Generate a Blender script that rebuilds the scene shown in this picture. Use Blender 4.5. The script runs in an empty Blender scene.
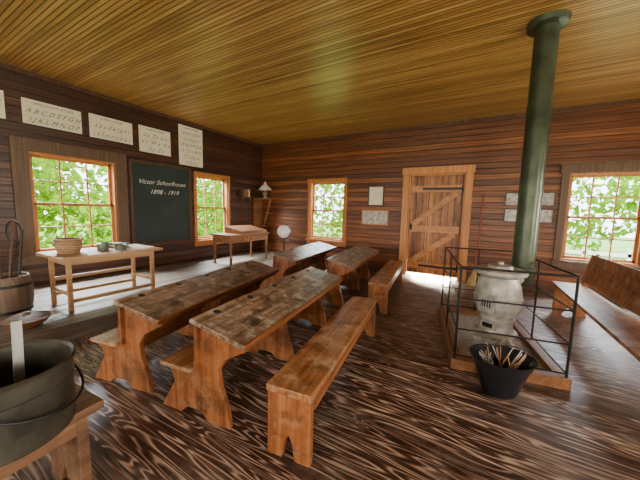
import bpy, bmesh, math, random
import numpy as np
from mathutils import Matrix, Vector
random.seed(4)
D=bpy.data
# ---------------------------------------------------------------- materials
def newmat(name):
    m=D.materials.new(name); m.use_nodes=True
    nt=m.node_tree; b=nt.nodes["Principled BSDF"]
    return m,nt,b
def plain(name,col,rough=.6,metal=0,noise=.25,nscale=8,spec=.5):
    m,nt,b=newmat(name)
    tc=nt.nodes.new("ShaderNodeTexCoord"); n=nt.nodes.new("ShaderNodeTexNoise")
    n.inputs["Scale"].default_value=nscale; n.inputs["Detail"].default_value=6
    nt.links.new(tc.outputs["Object"],n.inputs["Vector"])
    r=nt.nodes.new("ShaderNodeValToRGB")
    r.color_ramp.elements[0].position=.3; r.color_ramp.elements[1].position=.7
    r.color_ramp.elements[0].color=(*[c*(1-noise) for c in col],1)
    r.color_ramp.elements[1].color=(*[min(1,c*(1+noise)) for c in col],1)
    nt.links.new(n.outputs["Fac"],r.inputs["Fac"]); nt.links.new(r.outputs["Color"],b.inputs["Base Color"])
    b.inputs["Roughness"].default_value=rough; b.inputs["Metallic"].default_value=metal
    b.inputs["Specular IOR Level"].default_value=spec
    return m
def M(nt,op,a,b=None,c=None):
    n=nt.nodes.new("ShaderNodeMath"); n.operation=op
    for i,x in enumerate([a,b,c]):
        if x is None: continue
        if isinstance(x,(int,float)): n.inputs[i].default_value=x
        else: nt.links.new(x,n.inputs[i])
    return n.outputs[0]
def wood(name,cols,grain='Y',fine=22,rough=.5,plank=None,plank_axis='Z',gap=.06,bump=.25,wild=0,pvar=.5,spec=.5,along=1.0,wear=None,freq=95.0,wmix=.42,wstretch=.16,gapk=.85):
    """cols: list of (pos,color). grain axis; plank: board width along plank_axis; wear=(scale,amount,color)"""
    m,nt,b=newmat(name)
    tc=nt.nodes.new("ShaderNodeTexCoord"); sp=nt.nodes.new("ShaderNodeSeparateXYZ")
    nt.links.new(tc.outputs["Object"],sp.inputs[0])
    ax={'X':0,'Y':1,'Z':2}
    off=None; cellf=None; rnd=None
    if plank:
        p=M(nt,'DIVIDE',sp.outputs[ax[plank_axis]],plank)
        idx=M(nt,'FLOOR',p); cellf=M(nt,'FRACT',p)
        wn=nt.nodes.new("ShaderNodeTexWhiteNoise"); wn.noise_dimensions='1D'
        nt.links.new(idx,wn.inputs["W"]); rnd=wn.outputs["Value"]
        off=M(nt,'MULTIPLY',rnd,37.0)
    cb=nt.nodes.new("ShaderNodeCombineXYZ")
    for k,i in ax.items():
        s=along if k==grain else fine
        v=M(nt,'MULTIPLY',sp.outputs[i],s)
        if off is not None: v=M(nt,'ADD',v,off)
        nt.links.new(v,cb.inputs[i])
    n=nt.nodes.new("ShaderNodeTexNoise"); n.inputs["Scale"].default_value=1; n.inputs["Detail"].default_value=7
    n.inputs["Roughness"].default_value=.62; n.inputs["Distortion"].default_value=.6
    nt.links.new(cb.outputs[0],n.inputs["Vector"])
    fac=n.outputs["Fac"]
    if wild:
        cb2=nt.nodes.new("ShaderNodeCombineXYZ")
        for k,i in ax.items():
            s=wild*wstretch if k==grain else wild
            v=M(nt,'MULTIPLY',sp.outputs[i],s)
            if off is not None: v=M(nt,'ADD',v,off)
            nt.links.new(v,cb2.inputs[i])
        n2=nt.nodes.new("ShaderNodeTexNoise"); n2.inputs["Scale"].default_value=1; n2.inputs["Detail"].default_value=2
        n2.inputs["Distortion"].default_value=.5
        nt.links.new(cb2.outputs[0],n2.inputs["Vector"])
        rings=M(nt,'SINE',M(nt,'MULTIPLY',n2.outputs["Fac"],freq))
        rings=M(nt,'MULTIPLY_ADD',rings,.5,.5)
        rings=M(nt,'POWER',rings,1.6)
        fac=M(nt,'ADD',M(nt,'MULTIPLY',rings,wmix),M(nt,'MULTIPLY',fac,1-wmix))
    if rnd is not None:
        fac=M(nt,'ADD',fac,M(nt,'MULTIPLY',M(nt,'SUBTRACT',rnd,.5),pvar*.45))
    r=nt.nodes.new("ShaderNodeValToRGB"); els=r.color_ramp.elements
    while len(els)<len(cols): els.new(.5)
    for e,(p_,c_) in zip(els,cols): e.position=p_; e.color=(*c_,1)
    nt.links.new(fac,r.inputs["Fac"]); col=r.outputs["Color"]
    if wear:
        for wi,(sc,amt,wc) in enumerate(wear):
            nw=nt.nodes.new("ShaderNodeTexNoise"); nw.inputs["Scale"].default_value=sc; nw.inputs["Detail"].default_value=8; nw.inputs["Roughness"].default_value=.7
            nt.links.new(tc.outputs["Object"],nw.inputs["Vector"])
            mr=nt.nodes.new("ShaderNodeMapRange"); mr.inputs["From Min"].default_value=.5; mr.inputs["From Max"].default_value=.64; mr.inputs["To Max"].default_value=amt
            nt.links.new(nw.outputs["Fac"],mr.inputs["Value"])
            mx=nt.nodes.new("ShaderNodeMix"); mx.data_type='RGBA'
            nt.links.new(mr.outputs[0],mx.inputs["Factor"]); nt.links.new(col,mx.inputs["A"]); mx.inputs["B"].default_value=(*wc,1)
            col=mx.outputs["Result"]
    h=fac
    if plank:
        d=M(nt,'ABSOLUTE',M(nt,'SUBTRACT',cellf,.5))
        edge=nt.nodes.new("ShaderNodeMapRange"); edge.inputs["From Min"].default_value=.5-gap; edge.inputs["From Max"].default_value=.5-gap*.3
        edge.interpolation_type='SMOOTHSTEP'
        nt.links.new(d,edge.inputs["Value"])
        mx=nt.nodes.new("ShaderNodeMix"); mx.data_type='RGBA'
        nt.links.new(M(nt,'MULTIPLY',edge.outputs[0],gapk),mx.inputs["Factor"]); nt.links.new(col,mx.inputs["A"])
        mx.inputs["B"].default_value=(cols[0][1][0]*.25,cols[0][1][1]*.25,cols[0][1][2]*.25,1)
        col=mx.outputs["Result"]
        h=M(nt,'SUBTRACT',M(nt,'MULTIPLY',fac,.25),M(nt,'MULTIPLY',edge.outputs[0],1.0))
    nt.links.new(col,b.inputs["Base Color"])
    bp=nt.nodes.new("ShaderNodeBump"); bp.inputs["Strength"].default_value=bump; bp.inputs["Distance"].default_value=.01
    nt.links.new(h,bp.inputs["Height"]); nt.links.new(bp.outputs[0],b.inputs["Normal"])
    rr=nt.nodes.new("ShaderNodeMapRange"); rr.inputs["To Min"].default_value=rough+.12; rr.inputs["To Max"].default_value=max(.05,rough-.12)
    nt.links.new(n.outputs["Fac"],rr.inputs["Value"]); nt.links.new(rr.outputs[0],b.inputs["Roughness"])
    b.inputs["Specular IOR Level"].default_value=spec
    return m
wallX=wood("wall_boards_back",[(.25,(.045,.013,.0045)),(.5,(.145,.045,.012)),(.75,(.32,.115,.034))],'X',26,.40,.105,'Z',.07,.6,pvar=.65)  # lit copy of the wall boards: brighter light on the back wall put into colour
wallY=wood("wall_boards_side",[(.25,(.020,.008,.005)),(.5,(.055,.020,.010)),(.78,(.14,.054,.025))],'Y',26,.38,.105,'Z',.07,.6,pvar=.6)  # darker copy of the same boards, dimmer light of the side walls in the colour
ceilm=wood("ceiling_beadboard",[(.2,(.19,.093,.021)),(.5,(.41,.23,.060)),(.8,(.60,.38,.125))],'X',18,.34,.045,'Y',.16,.5,pvar=.75,gapk=.9)
floorm=wood("floor_boards",[(.25,(.026,.013,.009)),(.45,(.075,.038,.027)),(.60,(.20,.125,.09)),(.78,(.50,.38,.30))],'X',34,.38,.13,'Y',.035,.2,wild=7.5,pvar=.36,freq=105.0,wstretch=.10,wmix=.40,
   wear=[(1.3,.40,(.06,.030,.022)),(2.3,.30,(.32,.25,.215))])
platm=wood("platform_boards",[(.25,(.09,.065,.048)),(.55,(.22,.17,.125)),(.8,(.38,.32,.25))],'Y',18,.45,.15,'X',.03,.3,pvar=.6)
platside=wood("platform_edge",[(.25,(.07,.05,.04)),(.8,(.20,.155,.12))],'Y',18,.6)
deskm=wood("desk_top_wood",[(.25,(.055,.030,.020)),(.46,(.165,.098,.064)),(.64,(.33,.225,.155)),(.85,(.55,.44,.34))],'Y',34,.34,bump=.15,along=1.6,
   wear=[(11,.65,(.55,.47,.39)),(6,.9,(.035,.018,.012)),(2.2,.35,(.16,.068,.032))])
deskside=wood("desk_side_wood",[(.25,(.080,.024,.008)),(.5,(.22,.074,.022)),(.8,(.40,.16,.055))],'Y',22,.38,bump=.15,wear=[(4,.65,(.045,.016,.008))])
deskend=wood("desk_end_wood",[(.25,(.10,.030,.009)),(.5,(.27,.090,.025)),(.8,(.46,.19,.062))],'Z',22,.38,bump=.15,wear=[(5,.7,(.055,.019,.009)),(12,.3,(.5,.3,.15))])
benchm=wood("bench_wood",[(.25,(.11,.038,.014)),(.45,(.27,.105,.036)),(.7,(.47,.23,.092)),(.85,(.60,.38,.20))],'Y',26,.32,bump=.12,wear=[(8,.55,(.58,.45,.32)),(4.5,.85,(.07,.028,.015))])
trimm=wood("window_trim_wood",[(.25,(.26,.09,.022)),(.6,(.48,.19,.05)),(.8,(.62,.28,.08))],'Z',22,.5)
trimdk=wood("window_casing_weathered",[(.25,(.06,.032,.017)),(.6,(.13,.075,.04)),(.8,(.22,.135,.075))],'Z',22,.5)
sashm=plain("sash_paint",(.60,.34,.17),.5)
doorm=wood("door_planks",[(.25,(.11,.032,.009)),(.45,(.27,.095,.026)),(.75,(.50,.215,.065))],'Z',22,.42,.13,'X',.05,.4,pvar=.9,along=1.5,wear=[(6,.6,(.07,.024,.009))])
doorf=wood("door_frame_wood",[(.22,(.36,.13,.034)),(.55,(.58,.24,.062)),(.8,(.72,.34,.10))],'Z',20,.42)
brace=wood("door_brace_wood",[(.25,(.28,.10,.026)),(.5,(.48,.20,.054)),(.8,(.64,.31,.10))],'X',18,.42,wear=[(6,.5,(.13,.048,.016))])
lightw=wood("pale_table_wood",[(.25,(.26,.13,.05)),(.55,(.44,.25,.11)),(.8,(.58,.38,.19))],'Y',20,.45)
darkw=wood("dark_wood",[(.25,(.03,.014,.008)),(.8,(.13,.055,.026))],'Z',20,.45)
midw=wood("teacher_desk_wood",[(.25,(.11,.045,.018)),(.55,(.26,.11,.042)),(.8,(.40,.20,.085))],'Y',20,.42)
washw=wood("weathered_bench_wood",[(.25,(.07,.033,.016)),(.55,(.19,.095,.045)),(.8,(.34,.19,.10))],'Y',20,.5,wear=[(4,.6,(.05,.025,.014))])
black=plain("black_iron",(.02,.021,.022),.42,.6)
blackpaint=plain("black_enamel",(.012,.014,.018),.28,.2)
steel=plain("galvanised_steel",(.42,.42,.40),.42,.75)
stovem=plain("stove_silver_paint",(.40,.385,.345),.45,.3,.4,14)
pipem=plain("stove_pipe_green",(.055,.072,.045),.34,.5,.35,6)
boardm=plain("chalkboard",(.012,.026,.023),.55,0,.35,2.5)
paper=plain("paper",(.78,.75,.60),.8,0,.06)
ink=plain("ink",(.03,.03,.03),.7,0,0)
chalk=plain("chalk",(.75,.75,.70),.9,0,0)
basketm=wood("wicker",[(.3,(.28,.15,.07)),(.7,(.60,.40,.22))],'X',60,.7,.02,'Z',.2,.8)
tin=plain("tin_green",(.16,.20,.15),.4,.5)
sand=plain("ash_sand",(.30,.265,.22),.9,0,.3,30)
white=plain("white_enamel",(.80,.80,.76),.3,0,.04)
bucketm=plain("dull_bucket_metal",(.070,.066,.050),.45,.6,.45,9)
barrelm=wood("barrel_staves",[(.25,(.06,.035,.024)),(.55,(.15,.095,.06)),(.8,(.26,.18,.12))],'Z',24,.6)
grass=plain("grass",(.15,.30,.05),.9,0,.4,3)
greywood=plain("porch_boards",(.55,.52,.46),.8)
photo=plain("picture_print",(.45,.44,.40),.6,0,.5,14)
redp=plain("broom_handle_paint",(.28,.05,.03),.45)
straw=plain("straw",(.50,.36,.16),.9)
# ---------------------------------------------------------------- mesh builder
class MB:
    def __init__(s): s.v=[];s.f=[];s.m=[];s.mats=[];s.sm=[]
    def mi(s,m):
        if m not in s.mats: s.mats.append(m)
        return s.mats.index(m)
    def add(s,vs,fs,m,smooth=False,T=None):
        o=len(s.v)
        for v in vs:
            v=Vector(v)
            if T is not None: v=T@v
            s.v.append(tuple(v))
        k=s.mi(m)
        for f in fs: s.f.append([i+o for i in f]);s.m.append(k);s.sm.append(smooth)
    def box(s,x0,x1,y0,y1,z0,z1,m,T=None):
        vs=[(x,y,z) for z in(z0,z1) for y in(y0,y1) for x in(x0,x1)]
        s.add(vs,[(0,2,3,1),(4,5,7,6),(0,1,5,4),(2,6,7,3),(0,4,6,2),(1,3,7,5)],m,False,T)
    def beam(s,p0,p1,w,h,m,up=(0,0,1)):
        p0=Vector(p0);p1=Vector(p1);d=(p1-p0);L=d.length;d.normalize()
        up=Vector(up)
        if abs(d.dot(up))>.98: up=Vector((1,0,0))
        a=d.cross(up).normalized();b=a.cross(d).normalized()
        T=Matrix((( a.x,d.x,b.x,p0.x),(a.y,d.y,b.y,p0.y),(a.z,d.z,b.z,p0.z),(0,0,0,1)))
        s.box(-w/2,w/2,0,L,-h/2,h/2,m,T)
    def prism(s,poly,y0,y1,m,T=None):
        n=len(poly);vs=[(x,y0,z) for x,z in poly]+[(x,y1,z) for x,z in poly]
        fs=[tuple(range(n)),tuple(reversed(range(n,2*n)))]
        fs+=[(i,i+n,(i+1)%n+n,(i+1)%n) for i in range(n)]
        s.add(vs,fs,m,False,T)
    def lathe(s,prof,c,m,n=32,cap0=True,cap1=True,T=None,smooth=True,sx=1,sy=1):
        vs=[];fs=[]
        for r,z in prof:
            for i in range(n):
                a=2*math.pi*i/n;vs.append((c[0]+r*math.cos(a)*sx,c[1]+r*math.sin(a)*sy,c[2]+z))
        for j in range(len(prof)-1):
            for i in range(n):
                k=(i+1)%n;fs.append((j*n+i,j*n+k,(j+1)*n+k,(j+1)*n+i))
        s.add(vs,fs,m,smooth,T)
        o=len(s.v)-len(vs);k=s.mi(m)
        if cap0: s.f.append([o+i for i in reversed(range(n))]);s.m.append(k);s.sm.append(False)
        if cap1: s.f.append([o+(len(prof)-1)*n+i for i in range(n)]);s.m.append(k);s.sm.append(False)
    def rod(s,p0,p1,r,m,r1=None,n=12):
        p0=Vector(p0);p1=Vector(p1);d=p1-p0;L=d.length
        T=Matrix.Translation(p0)@d.to_track_quat('Z','Y').to_matrix().to_4x4()
        s.lathe([(r,0),(r if r1 is None else r1,L)],(0,0,0),m,n,T=T)
    def path(s,pts,r,m,n=8):
        for a,b in zip(pts[:-1],pts[1:]): s.rod(a,b,r,m,n=n)
    def obj(s,name,loc=(0,0,0),rz=0,bevel=0,parent=None,sharp=True):
        me=D.meshes.new(name);me.from_pydata(s.v,[],s.f)
        for m in s.mats: me.materials.append(m)
        me.polygons.foreach_set("material_index",s.m);me.polygons.foreach_set("use_smooth",s.sm)
        bm=bmesh.new();bm.from_mesh(me);bmesh.ops.recalc_face_normals(bm,faces=bm.faces)
        for e in bm.edges:
            if len(e.link_faces)==2 and e.calc_face_angle(0)>math.radians(38): e.smooth=False
        bm.to_mesh(me);bm.free()
        o=D.objects.new(name,me);bpy.context.collection.objects.link(o)
        o.location=loc;o.rotation_euler=(0,0,rz)
        if bevel:
            b=o.modifiers.new("bevel",'BEVEL');b.width=bevel;b.segments=2;b.limit_method='ANGLE';b.angle_limit=math.radians(40)
        if parent: o.parent=parent
        return o
# ---------------------------------------------------------------- room shell
XL,XR,YB,YF,ZC=-5.49,3.75,6.16,-3.0,3.12
TH=.14
def wall(name,axis,pos,a0,a1,openings,m,out):
    b=MB();op=sorted(openings)
    p0,p1=sorted((pos,pos+out*TH))
    def q(u0,u1,z0,z1):
        if u1-u0<1e-4 or z1-z0<1e-4: return
        if axis=='X': b.box(p0,p1,u0,u1,z0,z1,m)
        else: b.box(u0,u1,p0,p1,z0,z1,m)
    cur=a0
    for (u0,u1,z0,z1) in op:
        q(cur,u0,0,ZC);q(u0,u1,0,z0);q(u0,u1,z1,ZC);cur=u1
    q(cur,a1,0,ZC)
    return b.obj(name)
WZ0,WZ1=.62,2.06
Lw=[(1.40,2.46),(4.02,4.90),(-1.6,-.5)]
Bw=[(-3.86,-2.90),(1.19,2.13)]
Rw=[(-1.9,-.9),(.8,1.8),(3.6,4.6)]
Fw=[(-3.8,-2.8),(-1.4,-.4),(1.2,2.2)]
DX0,DX1,DZ=-1.40,-.34,2.14
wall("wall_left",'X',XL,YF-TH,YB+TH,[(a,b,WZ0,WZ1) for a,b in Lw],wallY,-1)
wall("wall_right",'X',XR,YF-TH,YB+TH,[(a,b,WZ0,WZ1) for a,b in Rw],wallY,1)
wall("wall_back",'Y',YB,XL,XR,[(a,b,WZ0,WZ1) for a,b in Bw]+[(DX0,DX1,0,DZ)],wallX,1)
wall("wall_front",'Y',YF,XL,XR,[(a,b,WZ0,WZ1) for a,b in Fw],wallX,-1)
b=MB();b.box(XL-TH,XR+TH,YF-TH,YB+TH,-.12,0,floorm);b.obj("floor")
b=MB();b.box(XL-.5,XR+.5,YF-.5,YB+.5,ZC,ZC+.12,ceilm);b.obj("ceiling")
b=MB();b.box(XL,DX0-.14,YB-.025,YB,0,.12,darkw);b.box(DX1+.14,XR,YB-.025,YB,0,.12,darkw);b.obj("baseboard_back")
b=MB();b.box(XL,XL+.03,YF,YB,ZC-.06,ZC,darkw);b.obj("trim_1")
b=MB();b.box(XL,XR,YB-.03,YB,ZC-.06,ZC,darkw);b.obj("trim_2")
wn=0
def window(axis,pos,u0,u1,inward,cas=.11,cm=None,header=False):
    global wn;wn+=1
    cm=cm or trimm
    b=MB()
    def bx(a0,a1,n0,n1,z0,z1,m):
        p=sorted((pos+inward*n0,pos+inward*n1))
        if axis=='X': b.box(p[0],p[1],a0,a1,z0,z1,m)
        else: b.box(a0,a1,p[0],p[1],z0,z1,m)
    z0,z1=WZ0,WZ1
    bx(u0-cas,u0,0,.03,z0-.02,z1,cm);bx(u1,u1+cas,0,.03,z0-.02,z1,cm)
    bx(u0-cas-(.03 if header else 0),u1+cas+(.03 if header else 0),0,.035,z1,z1+(cas if not header else .13),cm)
    if header: bx(u0-cas-.06,u1+cas+.06,0,.06,z1+.13,z1+.16,cm)
    bx(u0-cas-.03,u1+cas+.03,0,.07,z0-.05,z0-.01,cm)
    bx(u0-cas,u1+cas,0,.025,z0-.14,z0-.05,cm)
    bx(u0,u0+.025,-.13,.004,z0,z1,trimm);bx(u1-.025,u1,-.13,.004,z0,z1,trimm)
    bx(u0,u1,-.13,0,z1-.025,z1,trimm);bx(u0,u1,-.13,.02,z0-.01,z0+.025,trimm)
    zm=(z0+z1)/2
    for k,(s0,s1,n) in enumerate([(z0+.025,zm+.02,-.05),(zm-.02,z1-.025,-.09)]):
        a0,a1=u0+.025,u1-.025;t=.04
        bx(a0,a0+t,n-.03,n,s0,s1,trimm);bx(a1-t,a1,n-.03,n,s0,s1,trimm)
        bx(a0,a1,n-.03,n,s0,s0+t,trimm);bx(a0,a1,n-.03,n,s1-t,s1,trimm)
        for i in (1,2):
            c=a0+(a1-a0)*i/3;bx(c-.010,c+.010,n-.025,n-.005,s0,s1,trimm)
        c=(s0+s1)/2;bx(a0,a1,n-.025,n-.005,c-.010,c+.010,trimm)
    b.obj("window_%d"%wn,bevel=.003)
window('X',XL,*Lw[0],1,.17,trimdk);window('X',XL,*Lw[1],1,.06)
window('Y',YB,*Bw[0],-1,.07);window('Y',YB,*Bw[1],-1,.10,trimdk,True)
window('X',XL,*Lw[2],1)
for w in Rw: window('X',XR,*w,-1)
for w in Fw: window('Y',YF,*w,1)
# door
b=MB()
fw=.13
b.box(DX0-fw,DX0,YB-.04,YB,0,DZ,doorf);b.box(DX1,DX1+fw,YB-.04,YB,0,DZ,doorf)
b.box(DX0-fw-.02,DX1+fw+.02,YB-.045,YB,DZ,DZ+.14,doorf)
b.box(DX0,DX0+.03,YB,YB+TH,0,DZ,doorf);b.box(DX1-.03,DX1,YB,YB+TH,0,DZ,doorf);b.box(DX0,DX1,YB,YB+TH,DZ-.03,DZ,doorf)
x0,x1=DX0+.032,DX1-.032
y=YB+.03
n=8;zg=.06
for i in range(n):
    a=x0+(x1-x0)*i/n;c=x0+(x1-x0)*(i+1)/n
    b.box(a+.003,c-.003,y,y+.03,zg,DZ-.031,doorm)
b.box(x0,x1,y+.03,y+.045,zg,DZ-.031,darkw)
for z in (.24,1.02,1.84): b.box(x0+.02,x1-.02,y-.034,y,z-.07,z+.07,brace)
b.beam((x0+.08,y-.018,.31),(x1-.10,y-.018,.95),.034,.12,brace)
b.beam((x0+.08,y-.018,1.09),(x1-.10,y-.018,1.77),.034,.12,brace)
for z in (.24,1.84):
    b.box(x1-.75,x1-.02,y-.044,y-.034,z-.022,z+.022,black);b.rod((x1-.01,y-.03,z-.06),(x1-.01,y-.03,z+.06),.014,black)
b.box(x0+.03,x0+.07,y-.044,y-.028,.98,1.12,black);b.rod((x0+.05,y-.03,1.06),(x0+.05,y-.075,1.06),.01,black)
b.lathe([(0.001,0),(.025,.004),(.028,.015),(.001,.03)],(0,0,0),black,16,T=Matrix.Translation((x0+.05,y-.075,1.06))@Matrix.Rotation(math.pi/2,4,'X'))
b.obj("door_1",bevel=.004)
# platform
b=MB();PX=-3.44
b.box(XL+.004,PX-.02,YF+.01,YB-.03,0,.14,platside);b.box(XL+.004,PX,YF+.01,YB-.03,.14,.17,platm)
b.obj("teaching_platform",bevel=.004)
PZ=.17
# ---------------------------------------------------------------- blackboard & posters
def text(s,size,loc,m,parent,shear=0,rot=(math.pi/2,0,math.pi/2),align='CENTER',ex=.0006,name="lettering",off=0):
    c=D.curves.new(name,'FONT');c.body=s;c.size=size;c.shear=shear;c.align_x=align;c.extrude=ex;c.offset=off
    c.materials.append(m);o=D.objects.new(name,c);bpy.context.collection.objects.link(o)
    o.location=loc;o.rotation_euler=rot;o.parent=parent;return o
b=MB()
y0,y1,z0,z1=2.72,3.84,.66,2.12
XW=XL+.003
b.box(XW,XW+.02,y0,y1,z0,z1,boardm)
for (a,c,d,e) in [(y0-.05,y0,z0-.05,z1+.05),(y1,y1+.05,z0-.05,z1+.05),(y0,y1,z1,z1+.05),(y0,y1,z0-.05,z0)]:
    b.box(XW,XW+.035,a,c,d,e,darkw)
b.box(XW,XW+.08,y0,y1,z0-.07,z0-.05,darkw)
bb=b.obj("blackboard",bevel=.003)
text("Victor Schoolhouse",.118,(XW+.022,3.28,1.76),chalk,bb,.4,off=-.001)
text("1898 - 1919",.118,(XW+.022,3.30,1.58),chalk,bb,.4,off=-.001)
def poster(y0,y1,z0,z1,head,lines,ls):
    b=MB();b.box(XW,XW+.010,y0,y1,z0,z1,paper);o=b.obj("handwriting_chart")
    h=z1-z0;yc=(y0+y1)/2;X=XW+.0115
    text(head,.042,(X,yc,z1-.06),ink,o,off=-.0002)
    n=len(lines)
    for i,l in enumerate(lines):
        zb=z1-.085-(h-.10)*(i+.8)/n
        text(l,ls,(X,yc,zb),ink,o,.55,off=-.0005)
        for dz in (-.004,ls*.72):
            q=MB();q.box(X-.001,X,y0+.03,y1-.03,zb+dz-.0012,zb+dz+.0012,sashm);q.obj("ruled_line",parent=o)
poster(1.38,2.03,2.43,2.76,"UPPER CURSIVE LETTERS",["A B C D E F G H","I J K L M N O P"],.085)
poster(2.13,2.76,2.42,2.78,"CURSIVE LETTERS",["a b c d e f g h i","j k l m n o p q r"],.085)
poster(2.87,3.46,2.34,2.80,"CURSIVE LETTERS",["S s  T t  U u","V v  W w  X x","Y y  Z z"],.09)
poster(3.64,4.20,2.22,3.02,"CURSIVE LETTERS",["A B C D E F","G H I J K L","M N O P Q R","S T U V W X","Y Z a b c d","e f g h i j"],.082)
poster(.60,1.22,2.43,2.78,"CURSIVE LETTERS",["U V W X Y Z","1 2 3 4 5 6"],.09)
# ---------------------------------------------------------------- school desks
RZ=math.radians(8);O=Vector((-.95,1.10,0))
def place(u,v): 
    c,s=math.cos(RZ),math.sin(RZ);return (O.x+c*u-s*v,O.y+s*u+c*v,0)
endpoly=[(0,0),(.17,0),(.23,.05),(.34,.05),(.40,0),(.57,0),(.55,.12),(.50,.26),(.485,.36),(.54,.44),(.70,.53),(.70,.565),(.335,.645),(.32,.62),(.285,.36),(.25,.325),(.07,.325),(.07,.29),(.10,.26),(.12,.20),(.07,.12)]
def desk(u,v,L=1.8,rz=RZ):
    b=MB()
    for y in (.05,L/2-.018,L-.085): b.prism(endpoly,y,y+.036,deskend)
    s=math.atan2(.085,.37)
    T=Matrix.Translation((.315,0,.668))@Matrix.Rotation(s,4,'Y')
    b.box(.10,.41,0,L,-.014,.014,deskm,T)
    b.box(-.0,.097,0,L,-.014,.012,deskm,T)
    b.box(.405,.425,0,L,-.018,.02,deskside,T)
    for k in range(5):
        yy=L*(k+.5)/5;b.lathe([(.024,.0),(.024,.018)],(.05,yy,0),blackpaint,16,T=T)
    b.box(.325,.35,.02,L-.02,.34,.64,deskside)
    b.box(.35,.37,.08,L-.08,.47,.60,deskside)
    b.box(.05,.31,0,L,.327,.352,benchm)
    b.box(.285,.31,.09,L-.09,.22,.327,deskside)
    return b.obj("school_desk",place(u,v),rz,.004)
def bench(u,v,L=1.75,W=.27,H=.41):
    b=MB()
    b.box(0,W,0,L,H-.04,H,benchm)
    e=[(.005,0),(W*.36,0),(W*.42,.10),(W*.5,.14),(W*.58,.10),(W*.64,0),(W-.005,0),(W-.005,H-.04),(.005,H-.04)]
    for y in (.01,L-.05): b.prism(e,y,y+.04,deskend)
    b.box(.0,.022,.05,L-.05,H-.11,H-.04,deskside);b.box(W-.022,W,.05,L-.05,H-.11,H-.04,deskside)
    return b.obj("wooden_bench",place(u,v),RZ,.005)
bench(0,0);desk(-.86,0);desk(-1.60,-.0,1.8,math.radians(12))
bench(.02,2.45,1.9);desk(-.90,2.45,1.9);desk(-1.80,2.45,1.9)
# high backed bench on right
b=MB();L=2.8
b.box(0,.34,0,L,.40,.435,benchm)
T=Matrix.Translation((.31,0,.43))@Matrix.Rotation(math.radians(12),4,'Y')
b.box(0,.028,-.02,L+.02,.05,.43,benchm,T)
for y in (.08,L-.12):
    b.prism([(.02,0),(.12,0),(.19,.12),(.26,0),(.38,0),(.35,.40),(.44,.87),(.41,.87),(.30,.44),(.02,.40)],y,y+.035,deskend)
c=b.obj("high_backed_bench",(.98,2.25,0),math.radians(1.5),.004)
# ---------------------------------------------------------------- stove group
PXs,PYs=.38,3.42
SX,SY=.18,3.20
b=MB();z0=.045
K=.86
for k in range(4):
    a=math.pi/4+k*math.pi/2+.3;cx,cy=SX+.13*math.cos(a),SY+.13*math.sin(a)
    b.path([(cx+.06*math.cos(a),cy+.06*math.sin(a),z0),(cx+.05*math.cos(a),cy+.05*math.sin(a),z0+.05),(cx,cy,z0+.13),(cx-.01,cy,z0+.2)],.018,stovem,10)
pr=[(.17,.16),(.215,.175),(.22,.20),(.185,.215),(.17,.25),(.172,.31),(.19,.33),(.19,.345),(.175,.355),(.20,.39),(.222,.43),(.232,.48),(.235,.52),(.245,.525),(.245,.54),(.232,.545),(.226,.60),(.212,.66),(.19,.71),(.18,.735),(.19,.74),(.255,.765),(.262,.78),(.26,.80),(.22,.815),(.13,.82),(.12,.845),(.10,.85),(.03,.855),(.03,.875),(.02,.88)]
b.lathe([(r*K,z+.02) for r,z in pr],(SX,SY,0),stovem,48)
dT=Matrix.Translation((SX,SY,0))@Matrix.Rotation(math.radians(-115),4,'Z')
b.box(.13,.216,-.07,.07,.44,.60,stovem,dT);b.box(.213,.222,-.045,.045,.47,.57,steel,dT)
for k in range(4): b.box(.220,.225,-.04+k*.022,-.03+k*.022,.485,.555,black,dT)
b.box(.12,.165,-.065,.065,.26,.335,stovem,dT);b.box(.163,.170,-.045,.045,.28,.32,black,dT)
b.box(.15,.30,-.10,.10,.205,.218,stovem,dT)
b.rod((SX+.05,SY+.06,.68),(PXs-.05,PYs-.055,.74),.07,stovem,.08,24)
st=b.obj("potbelly_stove")
b=MB()
PR=.095
b.lathe([(PR-.02,.66),(PR,.68),(PR+.012,.77),(PR+.012,.84),(PR,.845),(PR,1.55),(PR+.006,1.55),(PR+.006,1.59),(PR,1.59),(PR,2.35),(PR+.005,2.35),(PR+.005,2.38),(PR,2.38),(PR,ZC-.06),(PR+.06,ZC-.05),(PR+.07,ZC-.002)],(PXs,PYs,0),pipem,32)
b.rod((PXs-PR-.06,PYs,1.48),(PXs+PR+.06,PYs,1.48),.006,steel)
b.path([(PXs-PR-.05,PYs,1.48),(PXs-PR-.08,PYs,1.51),(PXs-PR-.10,PYs,1.48),(PXs-PR-.08,PYs,1.45),(PXs-PR-.05,PYs,1.48)],.005,steel)
b.obj("stove_pipe")
ga=math.radians(11);W,Dp=.86,1.5;Gh=.90
b=MB()
for (a0,a1,c0,c1) in [(0,W,0,.09),(0,W,Dp-.09,Dp),(0,.09,.09,Dp-.09),(W-.09,W,.09,Dp-.09)]: b.box(a0,a1,c0,c1,0,.09,midw)
b.box(.09,W-.09,.09,Dp-.09,0,.045,sand)
b.obj("stove_hearth_box",(-.15,2.60,0),ga,.005)
b=MB()
cs=[(.03,.03),(W-.03,.03),(W-.03,Dp-.03),(.03,Dp-.03)]
for x,y in cs: b.rod((x,y,.09),(x,y,Gh),.010,black)
for z in (Gh,.63,.36,.12):
    for i in range(4):
        p,q=cs[i],cs[(i+1)%4]
        b.rod((p[0],p[1],z),(q[0],q[1],z),.009 if z==Gh else .007,black)
b.rod((W/2,Dp-.03,.09),(W/2,Dp-.03,Gh),.009,black);b.rod((W-.03,Dp/2,.09),(W-.03,Dp/2,Gh),.009,black);b.rod((.03,Dp/2,.09),(.03,Dp/2,Gh),.009,black)
b.obj("stove_guard_rail",(-.15,2.60,0),ga)
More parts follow.
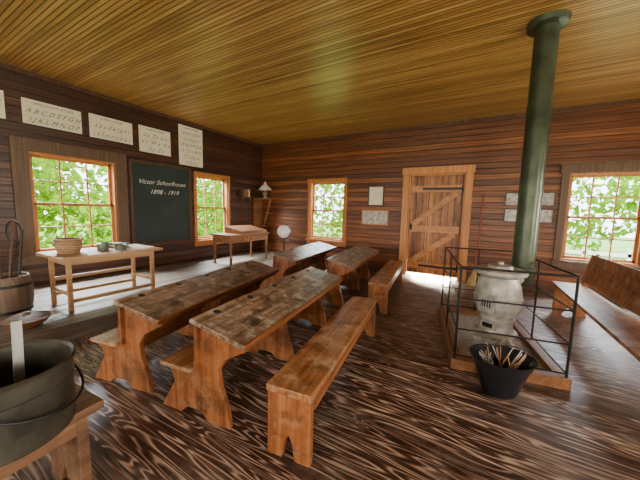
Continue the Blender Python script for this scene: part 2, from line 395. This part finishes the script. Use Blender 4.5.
# coal scuttle
b=MB()
prof=[(.085,0),(.10,.02),(.105,.03),(.15,.2),(.185,.29),(.19,.295),(.175,.285),(.14,.2),(.10,.04),(.01,.035)]
b.lathe(prof,(0,0,0),blackpaint,32,cap1=False,sx=1.18)
b.path([(.205*math.cos(t)*1.05,.0+.02-.1*math.sin(t),.29+.12*math.sin(t)) for t in [math.pi*i/14 for i in range(15)]],.006,black)
for k in range(34):
    a=random.uniform(0,6.28);r=random.uniform(.0,.09);a2=random.uniform(0,6.28)
    p=Vector((r*math.cos(a),r*math.sin(a),.10));q=Vector((.15*math.cos(a2),.13*math.sin(a2),random.uniform(.27,.37)))
    b.rod(p,q,.0032,lightw if k%2 else steel,n=6)
b.obj("coal_scuttle",(.20,2.44,.0),.3)
# ---------------------------------------------------------------- table and things on it
b=MB();tx0,tx1,ty0,ty1,tz=-4.40,-3.72,1.12,2.20,.79
b.box(tx0,tx1,ty0,ty1,tz-.03,tz,lightw)
b.box(tx0+.08,tx1-.08,ty0+.08,ty0+.1,tz-.10,tz-.03,lightw);b.box(tx0+.08,tx1-.08,ty1-.1,ty1-.08,tz-.10,tz-.03,lightw)
b.box(tx1-.1,tx1-.08,ty0+.08,ty1-.08,tz-.10,tz-.03,lightw);b.box(tx0+.08,tx0+.1,ty0+.08,ty1-.08,tz-.10,tz-.03,lightw)
for x in (tx0+.10,tx1-.10):
    for y in (ty0+.10,ty1-.10): b.beam((x,y,PZ),(x,y,tz-.03),.042,.042,lightw)
    b.beam((x,ty0+.1,PZ+.12),(x,ty1-.1,PZ+.12),.025,.04,lightw)
for y in (ty0+.10,ty1-.10): b.beam((tx0+.1,y,PZ+.2),(tx1-.1,y,PZ+.2),.025,.04,lightw)
b.beam((tx0+.1,ty0+.1,PZ+.30),(tx0+.1,ty1-.1,PZ+.30),.025,.04,lightw)
b.obj("work_table",bevel=.004)
b=MB();b.lathe([(.12,0),(.145,.07),(.155,.14),(.163,.145),(.163,.165),(.145,.165),(.12,.03),(.01,.02)],(-4.12,1.33,tz),basketm,24,cap1=False,sy=.8);b.obj("wicker_basket")
b=MB();b.lathe([(.055,0),(.058,.005),(.058,.09),(.05,.095),(.02,.10),(.02,.11)],(-4.0,1.62,tz),tin,24);b.obj("tin_can")
b=MB();b.lathe([(.06,0),(.062,.06),(.066,.065),(.06,.062),(.05,.01),(.01,.008)],(-3.93,1.78,tz),tin,24,cap1=False);b.obj("enamel_bowl")
b=MB()
for k,(z,r,m_) in enumerate([(0,.1,midw),(.025,-.15,paper),(.04,.2,tin)]):
    T=Matrix.Translation((-4.16,1.86,tz+z))@Matrix.Rotation(r,4,'Z');b.box(-.11,.11,-.08,.08,0,.024 if k!=1 else .014,m_,T)
b.obj("book_stack")
b=MB();T=Matrix.Translation((-3.98,2.04,tz))@Matrix.Rotation(.3,4,'Z')
b.box(-.13,.0,-.1,.1,0,.012,paper,T);b.box(.002,.13,-.1,.1,0,.010,paper,T);b.obj("open_book")
b=MB();bx_,by_=-4.26,.84
b.lathe([(.17,0),(.195,.1),(.205,.2),(.20,.32),(.18,.42),(.165,.42),(.185,.3),(.17,.05),(.01,.03)],(bx_,by_,PZ),barrelm,24,cap1=False)
for z,r in ((.06,.19),(.33,.203)): b.lathe([(r,z-.015),(r+.004,z-.015),(r,z+.015)],(bx_,by_,PZ),black,24,False,False)
b.obj("wooden_barrel")
b=MB()
b.rod((bx_,by_,PZ+.04),(-4.46,.98,1.15),.014,darkw)
b.rod((bx_,by_-.03,PZ+.04),(-4.52,.86,1.22),.014,darkw)
b.path([(-4.46+.02*math.sin(t),.98+.06*math.cos(t),1.02-.13*math.sin(t)) for t in [6.283*i/12 for i in range(13)]],.009,black)
b.rod((bx_+.03,by_+.06,PZ+.04),(-4.36,1.02,1.05),.012,black)
b.obj("fireplace_tools")
b=MB();b.lathe([(.05,.0),(.12,.03),(.175,.09),(.185,.10),(.17,.10),(.11,.045),(.01,.03)],(0,0,0),midw,32,cap1=False);b.lathe([(.172,.095),(.12,.12),(.03,.13),(.028,.15),(.01,.155)],(0,0,0),barrelm,32)
b.obj("wooden_dough_bowl",(-3.68,.84,PZ))
# ---------------------------------------------------------------- foreground bucket on bench
b=MB();L=1.1
b.box(-.02,.32,0,L,.40,.44,washw)
for y in (.05,L-.1): b.prism([(0,0),(.10,0),(.15,.10),(.20,0),(.30,0),(.29,.40),(.01,.40)],y,y+.045,washw)
b.box(-.0,.02,.1,L-.1,.32,.40,washw);b.box(.28,.30,.1,L-.1,.32,.40,washw)
b.obj("wash_bench",(-1.72,-.55,0),math.radians(4),.006)
BX,BY,BZ=-1.56,.28,.44
b=MB()
b.lathe([(.195,0),(.2,.005),(.205,.27),(.213,.272),(.215,.285),(.208,.29),(.198,.28),(.188,.01),(.01,.008)],(BX,BY,BZ),bucketm,48,cap1=False)
b.lathe([(.201,.20),(.207,.205),(.201,.21)],(BX,BY,BZ),bucketm,48,False,False)
a0=math.radians(-50)
b.path([(BX+(.212+.02*math.sin(t))*math.cos(a0+t),BY+(.212+.02*math.sin(t))*math.sin(a0+t),BZ+.245-.13*math.sin(t)) for t in [math.pi*i/20 for i in range(21)]],.005,black)
for a in (a0,a0+math.pi):
    T=Matrix.Translation((BX,BY,BZ))@Matrix.Rotation(a,4,'Z');b.box(.200,.214,-.025,.025,.20,.27,bucketm,T)
b.obj("metal_bucket")
b=MB();b.beam((BX-.01,BY+.04,BZ+.03),(BX-.02,BY+.05,BZ+.44),.030,.012,steel);b.lathe([(.05,0),(.055,.04),(.056,.05),(.05,.045),(.045,.01),(.01,.006)],(BX-.01,BY+.04,BZ+.012),steel,20,cap1=False)
b.obj("water_dipper")
# ---------------------------------------------------------------- teacher desk etc
b=MB();x0,x1,y0,y1=-4.95,-4.35,3.95,5.15;tz=.80
b.box(x0,x1,y0,y1,tz-.03,tz,midw)
b.box(x0+.03,x1-.03,y0+.03,y1-.03,tz-.17,tz-.03,midw)
for x in (x0+.06,x1-.06):
    for y in (y0+.06,y1-.06): b.lathe([(.03,0),(.022,.05),(.03,.12),(.02,.2),(.033,.4),(.033,.48)],(x,y,PZ),midw,12)
b.prism([(x0+.02,tz),(x1-.05,tz),(x1-.05,tz+.06),(x0+.02,tz+.15)],y0+.35,y1-.05,midw)
b.box(x1-.03,x1-.02,y0+.4,y0+.75,tz-.15,tz-.06,deskend)
b.lathe([(.01,0),(.014,.02),(.001,.025)],(0,0,0),black,10,T=Matrix.Translation((x1-.02,y0+.575,tz-.1))@Matrix.Rotation(math.pi/2,4,'Y'))
b.obj("teacher_desk",bevel=.004)
b=MB();gx,gy=-3.60,4.72
for k in range(3):
    a=k*2.094;b.path([(gx+.16*math.cos(a),gy+.16*math.sin(a),.0),(gx+.12*math.cos(a),gy+.12*math.sin(a),.1),(gx,gy,.32)],.014,darkw)
b.rod((gx,gy,.30),(gx,gy,.70),.02,darkw)
b.lathe([(.09,.69),(.10,.70),(.02,.72),(.02,.76)],(gx,gy,0),darkw,20)
b.lathe([(.001,.75)]+[(.14*math.sin(math.pi*i/14),.89-.14*math.cos(math.pi*i/14)) for i in range(1,14)]+[(.001,1.03)],(gx,gy,0),white,24)
b.path([(gx+.155*math.cos(t),gy,.89+.155*math.sin(t)) for t in [-1.57+3.14*i/12 for i in range(13)]],.007,black)
b.obj("floor_standing_globe")
# corner shelf and oil lamp
b=MB()
xl,yb=XL+.004,YB-.03
b.box(xl,XL+.62,YB-.40,yb,1.60,1.63,midw);b.box(xl,XL+.48,YB-.32,yb,1.22,1.245,midw);b.box(xl,XL+.03,YB-.36,yb,.85,1.60,midw)
b.beam((XL+.56,YB-.3,1.60),(XL+.14,YB-.1,.87),.04,.06,midw)
b.box(xl,XL+.30,YB-.24,yb,.85,.875,midw)
b.obj("corner_shelf",bevel=.003)
b=MB();lx,ly=XL+.30,YB-.22
b.lathe([(.07,1.63),(.075,1.65),(.03,1.67),(.025,1.70),(.06,1.74),(.065,1.78),(.03,1.81),(.02,1.83)],(lx,ly,0),steel,20)
b.lathe([(.19,1.86),(.13,1.93),(.06,1.99),(.035,2.0),(.035,2.04),(.03,2.04),(.055,1.985),(.185,1.855)],(lx,ly,0),white,28,False,False)
b.lathe([(.02,1.82),(.032,1.87),(.02,1.95),(.018,2.08)],(lx,ly,0),white,16,False,False)
b.obj("oil_lamp")
b=MB();b.box(xl,XL+.16,5.22,5.62,1.62,1.645,darkw)
x=5.26
for i in range(6):
    w=random.uniform(.03,.05);b.box(XL+.02,XL+.14,x,x+w-.004,1.645,1.645+random.uniform(.14,.2),[darkw,midw,tin,redp,lightw,paper][i]);x+=w
b.box(xl,XL+.12,5.26,5.29,1.52,1.62,darkw);b.box(xl,XL+.12,5.55,5.58,1.52,1.62,darkw)
b.obj("bookshelf")
def pic(x0,x1,z0,z1,inner,fr,name,f=.02):
    b=MB();yb=YB-.003;b.box(x0,x1,YB-.012,yb,z0,z1,inner)
    for (a,c,d,e) in [(x0-f,x0,z0-f,z1+f),(x1,x1+f,z0-f,z1+f),(x0,x1,z1,z1+f),(x0,x1,z0-f,z0)]: b.box(a,c,YB-.025,yb,d,e,fr)
    return b.obj(name)
pic(-2.28,-1.96,1.50,1.90,paper,darkw,"framed_notice")
pic(-2.42,-1.84,1.07,1.36,photo,doorf,"framed_photograph")
pic(.34,.66,1.53,1.74,photo,darkw,"framed_photograph");pic(.34,.66,1.24,1.45,photo,darkw,"framed_photograph")
pic(.78,1.02,1.53,1.74,photo,darkw,"framed_photograph");pic(.78,1.02,1.24,1.45,photo,darkw,"framed_photograph")
b=MB();b.rod((-.06,YB-.16,.30),(-.02,YB-.03,1.72),.013,redp)
b.lathe([(.14,0),(.12,.06),(.05,.24),(.02,.30)],(-.06,YB-.16,.0),straw,16,sy=.4);b.obj("straw_broom")
# ---------------------------------------------------------------- outside
b=MB();b.box(-40,40,-40,40,-.7,-.6,grass);b.obj("lawn_ground")
b=MB();b.box(-3,2.5,YB+TH,YB+2.2,-.12,-.02,greywood)
b.obj("porch_deck")
def leafmat(name,c):
    m,nt,bs=newmat(name)
    nt.nodes.remove(bs);out=nt.nodes["Material Output"]
    d=nt.nodes.new("ShaderNodeBsdfDiffuse");t=nt.nodes.new("ShaderNodeBsdfTranslucent");a=nt.nodes.new("ShaderNodeMixShader")
    tc=nt.nodes.new("ShaderNodeTexCoord");n=nt.nodes.new("ShaderNodeTexNoise");n.inputs["Scale"].default_value=2.5;r=nt.nodes.new("ShaderNodeValToRGB")
    r.color_ramp.elements[0].position=.35;r.color_ramp.elements[1].position=.65
    r.color_ramp.elements[0].color=(c[0]*.35,c[1]*.4,c[2]*.3,1);r.color_ramp.elements[1].color=(*c,1)
    nt.links.new(tc.outputs["Object"],n.inputs["Vector"]);nt.links.new(n.outputs["Fac"],r.inputs["Fac"])
    nt.links.new(r.outputs[0],d.inputs[0]);nt.links.new(r.outputs[0],t.inputs[0])
    nt.links.new(d.outputs[0],a.inputs[1]);nt.links.new(t.outputs[0],a.inputs[2]);nt.links.new(a.outputs[0],out.inputs[0]);return m
leaf=leafmat("leaves",(.27,.47,.025))
rng=np.random.default_rng(3)
def foliage(name,blobs,N,size,m):
    vs=[];fs=[]
    for (cx,cy,cz,r) in blobs:
        k=int(N*r*r)
        p=rng.normal(size=(k,3));p/=np.linalg.norm(p,axis=1)[:,None]
        p*=(r*rng.uniform(.55,1.0,size=(k,1)));p+=np.array([cx,cy,cz])
        for q in p:
            a=rng.normal(size=3);a/=np.linalg.norm(a);b_=np.cross(a,rng.normal(size=3));b_/=np.linalg.norm(b_)
            s=size*rng.uniform(.6,1.2);o=len(vs)
            vs+= [tuple(q-a*s),tuple(q+b_*s*.5),tuple(q+a*s),tuple(q-b_*s*.5)];fs.append((o,o+1,o+2,o+3))
    me=D.meshes.new(name);me.from_pydata(vs,[],fs);me.materials.append(m);o=D.objects.new(name,me);bpy.context.collection.objects.link(o);return o
foliage("leafy_shrub",[(-8.2,1.0,.2,1.3),(-8.6,3.0,.3,1.5),(-9.2,5.0,.6,1.7),(-8.4,-.6,.9,1.4),(-9.5,2.0,2.0,1.4),(-9.6,7,.5,1.7),(-11,9,1,2.2)],1000,.10,leaf)
foliage("tree_canopy",[(-15,6,3,3.4),(-14,14,2.5,3.4),(-9,17,2.5,3.2),(-4,19,3,3.0),(4,20,2.6,3.2),(10,18,2.8,3.6),(-17,0,3,3.4)],190,.22,leaf)
b=MB()
for i in range(15): b.box(-2+i*.9,-1.92+i*.9,10.5,10.58,-.6,.5,white)
b.box(-2,11,10.5,10.54,.3,.4,white);b.box(-2,11,10.5,10.54,-.1,0,white);b.obj("yard_fence")
# ---------------------------------------------------------------- world & lights
w=D.worlds.new("World");bpy.context.scene.world=w;w.use_nodes=True
bg=w.node_tree.nodes["Background"];bg.inputs[0].default_value=(.86,.94,1,1);bg.inputs[1].default_value=9.5
def area(name,loc,tgt,sx,sy,e,c):
    l=D.lights.new(name,'AREA');l.shape='RECTANGLE';l.size=sx;l.size_y=sy;l.energy=e;l.color=c
    o=D.objects.new(name,l);bpy.context.collection.objects.link(o);o.location=loc
    o.rotation_euler=(Vector(tgt)-Vector(loc)).to_track_quat('-Z','Z').to_euler();return o
cool=(.80,.90,1);warm=(1,.86,.68)
for i,(a,c) in enumerate(Lw[:2]): area("skylight_left_%d"%i,(XL-1.3,(a+c)/2,3.3),(-2.0,(a+c)/2,0),1.2,1.2,1600,cool)
for i,(a,c) in enumerate(Bw): area("skylight_back_%d"%i,((a+c)/2,YB+1.3,3.3),((a+c)/2,2.5,0),1.2,1.2,1200,cool)
for i,(a,c) in enumerate(Rw): area("fill_right_%d"%i,(XR+.25,(a+c)/2,1.4),(0,(a+c)/2,1.4),1.0,1.4,190,warm)  # warm interior fill lamps, added just outside the unseen right-wall windows
for i,(a,c) in enumerate(Fw): area("fill_front_%d"%i,((a+c)/2,YF-.25,1.4),((a+c)/2,0,1.5),1.0,1.4,120,warm)  # weaker fill lamps added behind the camera, outside the front-wall windows
area("porch_sun_bounce",(-.95,YB+.75,.17),(-.98,YB,0.03),.8,.14,420,(1,.88,.66))
s=D.lights.new("sun",'SUN');s.energy=10;s.angle=.01;s.color=(1,.95,.85);so=D.objects.new("sun",s);bpy.context.collection.objects.link(so)
so.rotation_euler=Vector((-.5,.25,-.9)).to_track_quat('-Z','Z').to_euler()
# ---------------------------------------------------------------- camera
th,p,r=.5231,.1058,.0253
F=Vector((-math.sin(th)*math.cos(p),math.cos(th)*math.cos(p),-math.sin(p)));R0=Vector((math.cos(th),math.sin(th),0));U0=R0.cross(F)
R=R0*math.cos(r)+U0*math.sin(r);U=-R0*math.sin(r)+U0*math.cos(r)
cam=D.cameras.new("camera");co=D.objects.new("camera",cam);bpy.context.collection.objects.link(co)
co.matrix_world=Matrix(((R.x,U.x,-F.x,0),(R.y,U.y,-F.y,0),(R.z,U.z,-F.z,1.35),(0,0,0,1)))
cam.sensor_width=36;cam.lens=280.56/640*36;cam.clip_start=.03
bpy.context.scene.camera=co
